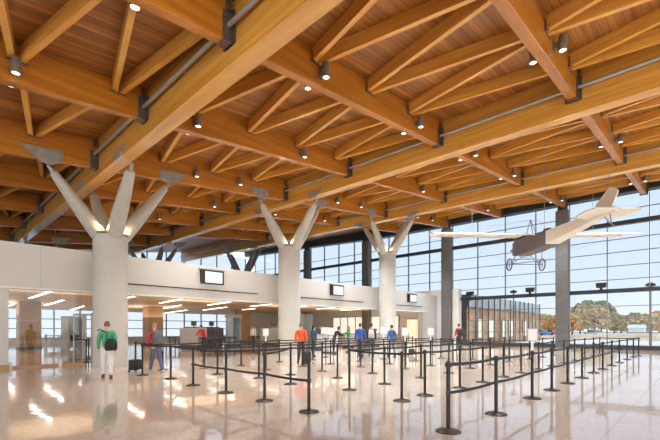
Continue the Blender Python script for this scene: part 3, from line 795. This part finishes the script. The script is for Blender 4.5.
p5, J5 = person(16.6,15.5, DIRF-1.2, 1.58, 'dark haired person in black coat leaning over the pale podium', (.03,.03,.03), (.04,.04,.04), (.02,.02,.02), stride=.05, lean=1.2, armL=(.9,.3), armR=(.9,.3), long_hair=True)
p6, J6 = person(18.6,16.1, DIRF+1.6, 1.60, 'person in green top reaching toward the pale podium', (.04,.30,.10), (.10,.10,.12), (.15,.08,.05), stride=.05, armL=(1.2,.2))
p7, J7 = person(15.92,13.0, DIRF+.1, 1.72, 'person in bright blue jacket and jeans standing in the queue', (.03,.09,.36), (.10,.13,.20), (.06,.04,.03), stride=.08)
p8, J8 = person(16.92,13.05, DIRF-.1, 1.72, 'person in dark jacket wearing a white backpack', (.06,.06,.06), (.10,.14,.20), (.03,.03,.03), stride=.06)
p9, J9 = person(17.1,11.85, DIRF+.5, 1.64, 'person in blue jacket before the slimmest tree column', (.05,.13,.36), (.16,.20,.28), (.05,.04,.03), stride=.15)
p10, J10 = person(18.2,11.8, DIRF-.4, 1.68, 'person in khaki jacket and blue jeans right of the slimmest column', (.34,.30,.24), (.20,.26,.34), (.25,.17,.11), stride=.1)
p11, J11 = person(25.6,12.25, DIRF+.3, 1.78, 'person in red jacket with black backpack by the grey end pillar', (.42,.03,.05), (.05,.05,.06), (.08,.05,.04), stride=.12)
p12, J12 = person(18.1,25.4, DIRF+2.8, 1.75, 'officer in white shirt standing by the baggage scanners', (.75,.75,.75), (.06,.06,.08), (.04,.03,.03), stride=.03, parts_top='shirt')
p13, J13 = person(12.9,23.5, DIRF+1.2, 1.70, 'person in red top bending at the baggage scanner conveyor', (.72,.05,.05), (.06,.06,.08), (.05,.04,.03), stride=.05, lean=.8, armL=(.7,.3), armR=(.7,.3))
p14, J14 = person(23.2,23.2, DIRF+3.0, 1.75, 'officer in dark uniform left of the slimmest tree column', (.06,.07,.10), (.05,.05,.06), (.05,.04,.03), stride=.03, parts_top='shirt')
# things carried
def backpack(root, lab, c, w=.30, h=.44, z=1.2, name='backpack', dy=-.21, dx=0.):
    t = thing(name, lab, 'bag', toworld(root, Vector((dx,dy,z))), None, root.rotation_euler.z)
    rings = []
    for zz, s in ((-h/2,.8),(-h/2+.04,1),(0,1.03),(h/2-.1,.95),(h/2-.02,.6),(h/2,.25)):
        rings.append([(w/2*s*max(-1,min(1,1.25*math.cos(q))), .10*s*max(-1,min(1,1.2*math.sin(q))), zz) for q in [2*PI*i/16 for i in range(16)]])
    m = MB(); m.loft(rings); o = m.build('bag_body', cloth(c), smooth=True); o.parent = t
    m = MB(); m.bbox(-w*.35,w*.35,-.145,-.08,-h*.4,-h*.02,.012); o = m.build('front_pocket', cloth(tuple(v*.8 for v in c))); o.parent = t
    m = MB()
    if name == 'shoulder_bag': m.tube([(-w*.4,.03,h*.4),(-w*.3,.10,h*.9),(-w*.9,.16,h*1.25),(-w*1.1,.24,h*1.1)], .014, 6)
    else:
      for s in (-1,1): m.tube([(s*w*.3,.08,h*.35),(s*w*.32,.14,h*.5),(s*w*.33,.34,h*.35),(s*w*.34,.33,-.1),(s*w*.3,.09,-h*.4)], .017, 6)
    o = m.build('shoulder_strap', cloth(c), smooth=True); o.parent = t
backpack(p1, 'black shoulder bag worn by the person in green', (.02,.02,.022), .32, .36, 1.0, 'shoulder_bag', -.24, .10)
backpack(p8, 'white backpack on the person in the dark jacket', (.65,.63,.60))
backpack(p11, 'black backpack on the person in the red jacket', (.03,.03,.03), .34, .5)
backpack(p2, 'dark grey backpack on the person in jeans near fattest column', (.13,.14,.16), .32, .44, dx=-.05)
def rolling_case(x, y, rz, lab, c, name='rolling_suitcase', h=.55):
    t = thing(name, lab, 'suitcase', (x,y,0), None, rz)
    def P(m, n, mat, sm=False):
        o = m.build(n, mat, smooth=sm); o.parent = t
    m = MB(); m.bbox(-.2,.2,-.12,.12,.07,h,.03); P(m,'case_body',cloth(c))
    m = MB(); m.tube([(-.1,.1,h-.02),(-.1,.12,h+.42),(.1,.12,h+.42),(.1,.1,h-.02)], .012, 6); P(m,'pull_handle',M['greym'],True)
    m = MB(); m.bbox(-.15,.15,-.15,-.12,.15,h-.12,.01); P(m,'front_pocket',cloth(tuple(v*.8 for v in c)))
    for s in (-1,1):
        m = MB(); m.ell((s*.17,.1,.045),(.025,.045,.045),10,6); P(m,'wheel',M['rubber'],True)
rolling_case(5.15,14.0, 0.6, 'black rolling suitcase pulled behind the person in jeans', (.025,.025,.03), h=.42)
rolling_case(10.95,11.75, 0.3, 'dark wheeled suitcase at the feet of the orange jacket', (.03,.03,.03))
rolling_case(18.6,11.6, 0.2, 'dark bag on wheels beside the person in khaki', (.06,.08,.11), h=.38)

# ------------------------------------------------------------------ the hanging monoplane (nose pointing away from the camera)
FW = Vector((.7242,.6896,0)); RT = Vector((.6896,-.7242,0)); UP = Vector((0,0,1))
def pl(r, f, z): return RT*(r+.22) + FW*f + UP*z
plane = thing('monoplane', 'vintage cream monoplane with taupe nose hanging by cables before the window wall', 'aeroplane', pl(9.5,17,5.5))
def section(f, w, zlo, zhi): return [pl(9.5-w/2,f,zlo),pl(9.5+w/2,f,zlo),pl(9.5+w/2,f,zhi),pl(9.5-w/2,f,zhi)]
m = MB(); m.loft([section(13.45,.10,5.47,5.64), section(14.4,.26,5.40,5.68), section(16.0,.46,5.28,5.72), section(17.3,.60,5.16,5.74)]); m.build('fuselage', M['cream'], plane)
m = MB(); m.loft([section(17.3,.62,5.14,5.76), section(18.6,.70,5.10,5.86), section(20.0,.72,5.14,5.92), section(20.5,.55,5.24,5.86)]); cow = m.build('cowling', M['taupe'], plane)
m = MB(); m.loft([[pl(9.5+.16*math.cos(q),17.7+.30*math.sin(q),5.80) for q in [2*PI*i/12 for i in range(12)]],[pl(9.5+.14*math.cos(q),17.7+.26*math.sin(q),5.92) for q in [2*PI*i/12 for i in range(12)]]]); m.build('cockpit_rim', M['rubber'], cow)
for s in (-1,1):
    rings = []
    for u in (0,.12,.5,.88,1.):
        r = 9.5+s*(.36+4.5*u); dz = .08*u; ch = 1.85*(1-.12*u) if u < 1 else 1.25
        f0 = 18.0+ (1.85-ch)*.4
        prof = [(0,0),(.10,.035),(.35,.08),(.65,.075),(.92,.03),(1,-.0),(.92,-.015),(.6,.03),(.3,.03),(.08,-.02)]
        rings.append([pl(r, f0+ch*(1-a), 5.74+dz+b*1.2+.30*(1-a)) for a, b in prof])
    m = MB(); m.loft(rings); wg = m.build('wing', M['cream'], plane, smooth=True)
    m = MB(); m.tube([pl(9.5+s*(.36+4.46*u), 19.86-.09*u, 6.02+.08*u) for u in (0,.5,1)], .035, 6); m.build('leading_edge', M['pinkw'], wg, smooth=True)
# tailplane
for s in (-1,1):
    pts = [(.05,13.35),(.80,13.35),(.88,13.6),(.80,14.4),(.05,14.75)]
    m = MB(); m.loft([[pl(9.5+s*a,f,5.50) for a, f in pts],[pl(9.5+s*a,f,5.55) for a, f in pts]]); m.build('tailplane', M['cream'], plane)
pts = [(13.72,5.58),(13.34,6.10),(13.46,6.24),(13.75,6.38),(14.45,5.98),(14.7,5.66)]
m = MB(); m.loft([[pl(9.48,f,z) for f, z in pts],[pl(9.52,f,z) for f, z in pts]]); m.build('rudder', M['cream'], plane)
m = MB(); m.tube([pl(9.5,13.75,5.48),pl(9.5,13.65,5.05)], .02, 6); m.tube([pl(9.5,14.05,5.45),pl(9.5,13.65,5.05),pl(9.5,13.5,4.98)], .018, 6); m.build('tail_skid', M['wire'], plane, smooth=True)
# undercarriage
m = MB()
for s in (-1,1):
    m.tube([pl(9.62+s*.36,20.2,5.2),pl(9.62+s*.75,19.9,4.68)], .025, 6); m.tube([pl(9.62+s*.34,19.0,5.12),pl(9.62+s*.75,19.9,4.68)], .02, 6); m.tube([pl(9.62-s*.3,20.2,5.2),pl(9.62+s*.7,19.9,4.85)], .015, 6)
m.tube([pl(8.87,19.9,4.70),pl(10.37,19.9,4.70)], .025, 6); m.tube([pl(8.87,19.9,4.95),pl(10.37,19.9,4.95)], .02, 6)
m.build('undercarriage', M['wire'], plane, smooth=True)
for s in (-1,1):
    c_ = pl(9.62+s*.82,19.9,4.68); ring = []
    m = MB(); n = 24; rings = []
    for i in range(n+1):
        q = 2*PI*i/n; ctr = c_ + FW*(.29*math.cos(q)) + UP*(.29*math.sin(q)); rad = (ctr-c_).normalized()
        rings.append([ctr + rad*(.028*math.cos(w)) + RT*(.028*math.sin(w)) for w in [2*PI*j/6 for j in range(6)]])
    m.loft(rings); wh = m.build('wheel', M['rubber'], plane, smooth=True)
    m = MB()
    for i in range(8):
        q = PI*i/8; d = FW*math.cos(q)+UP*math.sin(q); m.tube([c_-d*.28, c_+d*.28], .006, 4)
    m.tube([c_-RT*.05, c_+RT*.05], .03, 8); m.build('spokes', M['wire'], wh)
m = MB()
m.tube([pl(9.3,19.3,5.85),pl(9.5,19.2,6.75)], .02, 6); m.tube([pl(9.7,19.3,5.85),pl(9.5,19.2,6.75)], .02, 6); m.tube([pl(9.5,18.6,5.85),pl(9.5,19.2,6.75)], .016, 6); m.build('mast', M['wire'], plane, smooth=True)
m = MB()
for s in (-1,1):
    for u in (.35,.7,.95):
        m.tube([pl(9.5,19.2,6.74), pl(9.5+s*(.36+4.46*u),19.5,5.88+.3*u)], .004, 4); m.tube([pl(9.5+s*.6,19.9,4.75), pl(9.5+s*(.36+4.46*u),19.3,5.82+.3*u)], .004, 4)
m.build('rigging_wire', M['wire'], plane)
m = MB(); rings = []
for u, w, tw in ((-1,.05,.5),(-.5,.11,.7),(-.06,.05,1.2),(.06,.05,1.2),(.5,.11,-.7+PI),(1,.05,-.5+PI)):
    ctr = pl(9.5,20.66,5.55)+ (RT*math.cos(.1)+UP*math.sin(.1))*(u*.30)
    ax = (RT*-math.sin(.1)+UP*math.cos(.1))
    rings.append([ctr+ax*(w*math.cos(q))*1.0+FW*(.02*math.sin(q)) for q in [2*PI*i/8 for i in range(8)]])
m.loft(rings); m.tube([pl(9.5,20.45,5.55),pl(9.5,20.72,5.55)], .06, 8); m.build('propeller', M['brown'], plane, smooth=True)
for i,(r,f,z,lab) in enumerate(((9.5,13.75,6.38,'thin suspension cable at the tail of the monoplane'),(6.6,19.0,6.06,'thin suspension cable at the left wing of the monoplane'),(12.4,19.0,6.06,'thin suspension cable at the right wing of the monoplane'),(9.5,17.95,5.93,'thin suspension cable behind the monoplane cockpit'))):
    p = pl(r,f,z); top = zd(p.x,p.y)
    m = MB(); m.tube([p, (p.x,p.y,top)], .011, 5); tag(m.build('suspension_cable', M['wire'], origin=p), lab, 'cable', 'cables holding the monoplane')

# ------------------------------------------------------------------ outside
m = MB(); m.box(35.3, 400, -200, 300, -.6, -.12); m.box(-100, 35.3, 50.3, 300, -.6, -.12)
gm = plain('pale tarmac', (.72,.69,.65), .8, noise=.12, nscale=.05); struct(m.build('ground', gm))
m = MB(); rings = []
for k in range(9):
    y = -30+k*7.; hgt = .9*math.sin(PI*k/8)+.05
    rings.append([(66,y,-.13),(70,y,hgt*.7),(78,y,hgt),(92,y,-.13)])
m.loft(rings); struct(m.build('ground_bank', plain('dry grass', (.62,.46,.28), .9, noise=.3, nscale=.5)))
# brick building with glass screens
bld = thing('brick_building', 'low brown brick airport building with lit windows beyond the window wall', 'building', (48, 18, -.12))
brick = plain('brown brick', (.50,.27,.14), .8, noise=.25, nscale=.8)
m = MB(); m.box(36.3, 58.6, 16.6, 26, -.12, 3.6); m.build('wall', brick, bld)
m = MB(); m.box(36.3, 58.8, 16.45, 26, 3.6, 4.75); m.build('glass_band', plain('milky glass band', (.36,.36,.34), .3), bld)
yw = plain('lit building window', (.8,.7,.5), .3, emit=(1,.80,.45), es=.9)
for x in (38.6, 41.4, 45.2, 47.2, 52.0):
    m = MB(); m.box(x, x+1.3, 16.52, 16.62, .5, 2.5); w = m.build('window', M['mull'], bld)
    m = MB(); m.box(x+.08, x+1.22, 16.50, 16.525, .58, 2.42); m.build('pane', yw, w)
for k in range(15):
    x = 36.4+k*1.58
    m = MB(); m.box(x-.05, x+.05, 16.36, 16.47, -.12, 4.8); m.build('screen_post', M['mull'], bld)
# light poles
def lamp_post(x, y, h, lab):
    root = thing('lamp_post', lab, 'lamp post', (x,y,-.12), 'lamp posts outside the windows')
    m = MB(); m.tube([(x,y,-.12),(x,y,h)], [.09,.06], 8); m.build('pole', M['mull'], root, smooth=True)
    m = MB(); m.lathe([(.05,-.1),(.38,.0),(.35,.14),(.18,.26),(.05,.3)], (x,y,h), 14); m.build('lamp_head', M['black'], root, smooth=True)
lamp_post(43.5, 3.5, 5.15, 'outdoor lamp post with mushroom head, right of the pillar behind the aeroplane')
lamp_post(46.0, 15.6, 5.5, 'outdoor lamp post rising behind the brick building')
# trees
barkm = plain('bark', (.16,.11,.08), .9)
def leafmat(c): return plain('foliage', c, .9, noise=.45, nscale=1.1)
LM = {'green': leafmat((.36,.36,.13)), 'orange': leafmat((.80,.40,.13)), 'tan': leafmat((.76,.53,.27)), 'red': leafmat((.72,.27,.11)), 'olive': leafmat((.55,.44,.19))}
def tree_out(x, y, h, w, kind, lab):
    root = thing('autumn_tree', lab, 'tree', (x,y,-.12), 'autumn trees outside')
    m = MB(); m.tube([(x,y,-.12),(x+.1,y,h*.35),(x,y+.1,h*.8)], [.22,.15,.05], 7)
    for a in range(5): 
        q = a*1.3; m.tube([(x,y,h*(.3+.08*a)),(x+w*.35*math.cos(q),y+w*.35*math.sin(q),h*(.5+.09*a))], [.08,.02], 5)
    m.build('trunk', barkm, root, smooth=True)
    rnd = random.Random(int(x*13+y*7)); m = MB()
    for i in range(430):   # leaf sprays over a lumpy crown
        u = rnd.random(); t = 2*PI*rnd.random(); zz = h*(.22+.78*u)
        rr = w*.5*(.35+.65*math.sin(PI*min(1,(.15+u*.85))))*(.55+.45*rnd.random())*(1+.22*math.sin(3*t+x)+.15*math.sin(7*u+y))
        c = Vector((x+rr*math.cos(t), y+rr*math.sin(t), zz)); s = .22+.34*rnd.random()
        a = Vector((rnd.uniform(-1,1),rnd.uniform(-1,1),rnd.uniform(-1,1))).normalized(); b = a.orthogonal().normalized(); d = a.cross(b)
        i0 = len(m.v); m.v += [c+b*s*1.3, c+d*s*.8+a*s*.2, c-b*s*1.1, c-d*s*.8-a*s*.2]; m.f.append([i0,i0+1,i0+2,i0+3])
        m.v += [c+a*s*1.2, c+b*s*.7, c-a*s*1.1, c-b*s*.7]; m.f.append([i0+4,i0+5,i0+6,i0+7])
    m.build('crown', LM[kind], root)
tl = {'green':'dark green','orange':'orange','tan':'tan','red':'rusty red','olive':'olive'}
rnd = random.Random(3)
# rays x pixel -> placed on a line about 105-130 m away
seq = [('tan',.49,5.,8),('orange',.515,6.,8),('tan',.54,6.2,8),('red',.565,5.6,7),('orange',.59,5.8,8),('tan',.612,6.5,8),('olive',.632,9.6,8),('green',.652,10.6,8),('tan',.668,9.5,7),('green',.685,10.6,8),('orange',.70,7.5,8),('tan',.718,6.5,7),('olive',.735,6.,7),('red',.752,5.6,7),('olive',.772,6.6,7),('orange',.79,6.,8),('tan',.812,6.6,8),('orange',.832,7.2,8),('red',.855,5.6,8),('tan',.875,6.4,8),('orange',.90,6.,9),('tan',.93,6.5,9)]
seq.sort(key=lambda q: q[1])
cnt = {}
for i,(kd,r,h,w) in enumerate(seq):
    z = 100 + (i % 4)*13 + rnd.uniform(-2, 2); h *= .92*z/118; w *= .95; p = RT*(r*z) + FW*z
    cnt[kd] = cnt.get(kd, 0)+1
    tree_out(p.x, p.y, h, w, kd, '%s autumn tree beyond the car park, %s of its colour from the left' % (tl[kd], ORD[cnt[kd]-1]))
# parked cars and a small white-green shed far outside
def car(x, y, c, lab):
    root = thing('parked_car', lab, 'car', (x,y,-.12), 'parked cars outside', .9)
    def P(m, n, mat): o = m.build(n, mat, smooth=True); o.parent = root
    m = MB(); m.bbox(-2.1,2.1,-.85,.85,.3,.85,.12); P(m,'car_body',plain('car paint',c,.3))
    m = MB(); m.quadbox([(-1.4,-.78,.84),(1.1,-.78,.84),(1.1,.78,.84),(-1.4,.78,.84)],[(-.9,-.65,1.42),(.6,-.65,1.42),(.6,.65,1.42),(-.9,.65,1.42)]); P(m,'cabin',M['darkm'])
    for a in (-1.3,1.3):
        for b in (-.8,.8):
            m = MB(); m.ell((a,b,.32),(.32,.11,.32),12,6); P(m,'wheel',M['rubber'])
for r, z, c, lab in ((.535,92,(.1,.2,.5),'blue parked car outside, nearest the brick building'),(.56,95,(.6,.08,.06),'red parked car outside, left of the pillar'),(.665,90,(.7,.7,.7),'white parked car outside, in front of the trees'),(.79,90,(.55,.06,.05),'red parked car outside beside the pale shed')):
    p = RT*(r*z)+FW*z; car(p.x, p.y, c, lab)
p = RT*(.775*86)+FW*86
root = thing('pale_shed', 'small white shed with green roof outside among autumn trees', 'shed', (p.x,p.y,-.12))
m = MB(); m.box(p.x-1.2,p.x+1.2,p.y-1.4,p.y+1.4,-.12,1.7); m.build('wall', M['wallw'], root)
m = MB(); m.quadbox([(p.x-1.4,p.y-1.6,1.7),(p.x+1.4,p.y-1.6,1.7),(p.x+1.4,p.y+1.6,1.7),(p.x-1.4,p.y+1.6,1.7)],[(p.x-.1,p.y-1.5,2.4),(p.x+.1,p.y-1.5,2.4),(p.x+.1,p.y+1.5,2.4),(p.x-.1,p.y+1.5,2.4)]); m.build('roof', plain('green roof', (.60,.68,.62), .6), root)

# things the photograph shows nothing of are left out
HIDDEN = {'honey brown crossbeam with zigzag rafters, eighth from front, left of largest girder', 'bronze can light, lower near side of sixth crossbeam, between largest and second girders', 'rusty red autumn tree beyond the car park, third of its colour from the left', 'bronze can light, lower near side of fifth crossbeam, between largest and second girders', 'bronze can light, lower far side of fourth crossbeam, between second and third girders', 'bronze can light, lower near side of first crossbeam, left of largest girder', 'bronze can light, upper near side of first crossbeam, left of largest girder', 'orange autumn tree beyond the car park, sixth of its colour from the left', 'bronze can light, upper far side of fourth crossbeam, beyond third girder', 'bronze can light, lower far side of second crossbeam, left of largest girder', 'bronze can light, lower far side of fifth crossbeam, between largest and second girders', 'bronze can light, lower far side of third crossbeam, between second and third girders', 'tan autumn tree beyond the car park, eighth of its colour from the left', 'bronze can light, lower far side of fourth crossbeam, between largest and second girders', 'bronze can light, upper far side of fourth crossbeam, between largest and second girders', 'bronze can light, upper far side of fifth crossbeam, between largest and second girders', 'bronze can light, lower near side of second crossbeam, left of largest girder', 'bronze can light, upper far side of third crossbeam, beyond third girder', 'tan autumn tree beyond the car park, seventh of its colour from the left', 'slim lit linear light in tan ceiling, at the far left of the partition', 'bronze can light, lower far side of third crossbeam, beyond third girder', 'bronze can light, upper far side of fifth crossbeam, between second and third girders', 'bronze can light, lower far side of second crossbeam, beyond third girder', 'bronze can light, upper far side of sixth crossbeam, between largest and second girders', 'bronze can light, lower near side of third crossbeam, beyond third girder', 'bronze can light, lower far side of sixth crossbeam, between largest and second girders', 'bronze can light, upper far side of fourth crossbeam, between second and third girders', 'bronze can light, lower far side of first crossbeam, left of largest girder', 'bronze can light, lower far side of fifth crossbeam, between second and third girders', 'bronze can light, lower near side of second crossbeam, beyond third girder', 'black belt stanchion behind the glass partition, farthest left', 'bronze can light, lower far side of fourth crossbeam, beyond third girder', 'bronze can light, lower near side of third crossbeam, between second and third girders'}
for o in [o for o in col.objects if o.parent is None and o.get('label') in HIDDEN]:
    for c_ in [o] + list(o.children_recursive): bpy.data.objects.remove(c_)

# ------------------------------------------------------------------ world, sun, camera
w = bpy.data.worlds.new('World'); bpy.context.scene.world = w; w.use_nodes = True
nt = w.node_tree; bg = nt.nodes['Background']; N = nt.nodes.new; L = nt.links.new
tc = N('ShaderNodeTexCoord'); sp = N('ShaderNodeSeparateXYZ'); L(tc.outputs['Generated'], sp.inputs[0])
rp = N('ShaderNodeValToRGB'); e = rp.color_ramp.elements
e[0].position = 0.; e[0].color = (1.0,1.0,1.0,1); e[1].position = .9; e[1].color = (.62,.76,1.,1)
x_ = e.new(.22); x_.color = (.86,.93,1.02,1)
L(sp.outputs[2], rp.inputs[0]); L(rp.outputs[0], bg.inputs[0]); bg.inputs[1].default_value = 2.15
s = bpy.data.lights.new('sun', 'SUN'); s.energy = 6.; s.angle = .02; s.color = (1,.93,.82)
o = bpy.data.objects.new('sun', s); col.objects.link(o)
o.rotation_euler = Vector((-.1,.55,-.80)).to_track_quat('-Z','Y').to_euler()
l = bpy.data.lights.new('added_rear_fill', 'AREA'); l.shape = 'RECTANGLE'; l.size = 16; l.size_y = 7; l.energy = 2000; l.color = (1,.93,.82)  # soft fill lamp added behind the camera to brighten the timber faces
o = bpy.data.objects.new('added_rear_fill', l); col.objects.link(o); o.location = (-15,-12,4.2)
o.rotation_euler = Vector((.8,.6,.10)).to_track_quat('-Z','Y').to_euler()
cam = bpy.data.cameras.new('camera'); co = bpy.data.objects.new('camera', cam); col.objects.link(co)
co.location = (0,0,1.45); co.rotation_euler = (math.radians(90), 0, math.radians(43.59-90))
cam.sensor_width = 36; cam.lens = 396/660*36; cam.shift_y = (329-220)/660; cam.clip_end = 1000
bpy.context.scene.camera = co
vs = bpy.context.scene.view_settings
vs.view_transform = 'Standard'; vs.look = 'None'; vs.exposure = 0.; vs.gamma = 1.
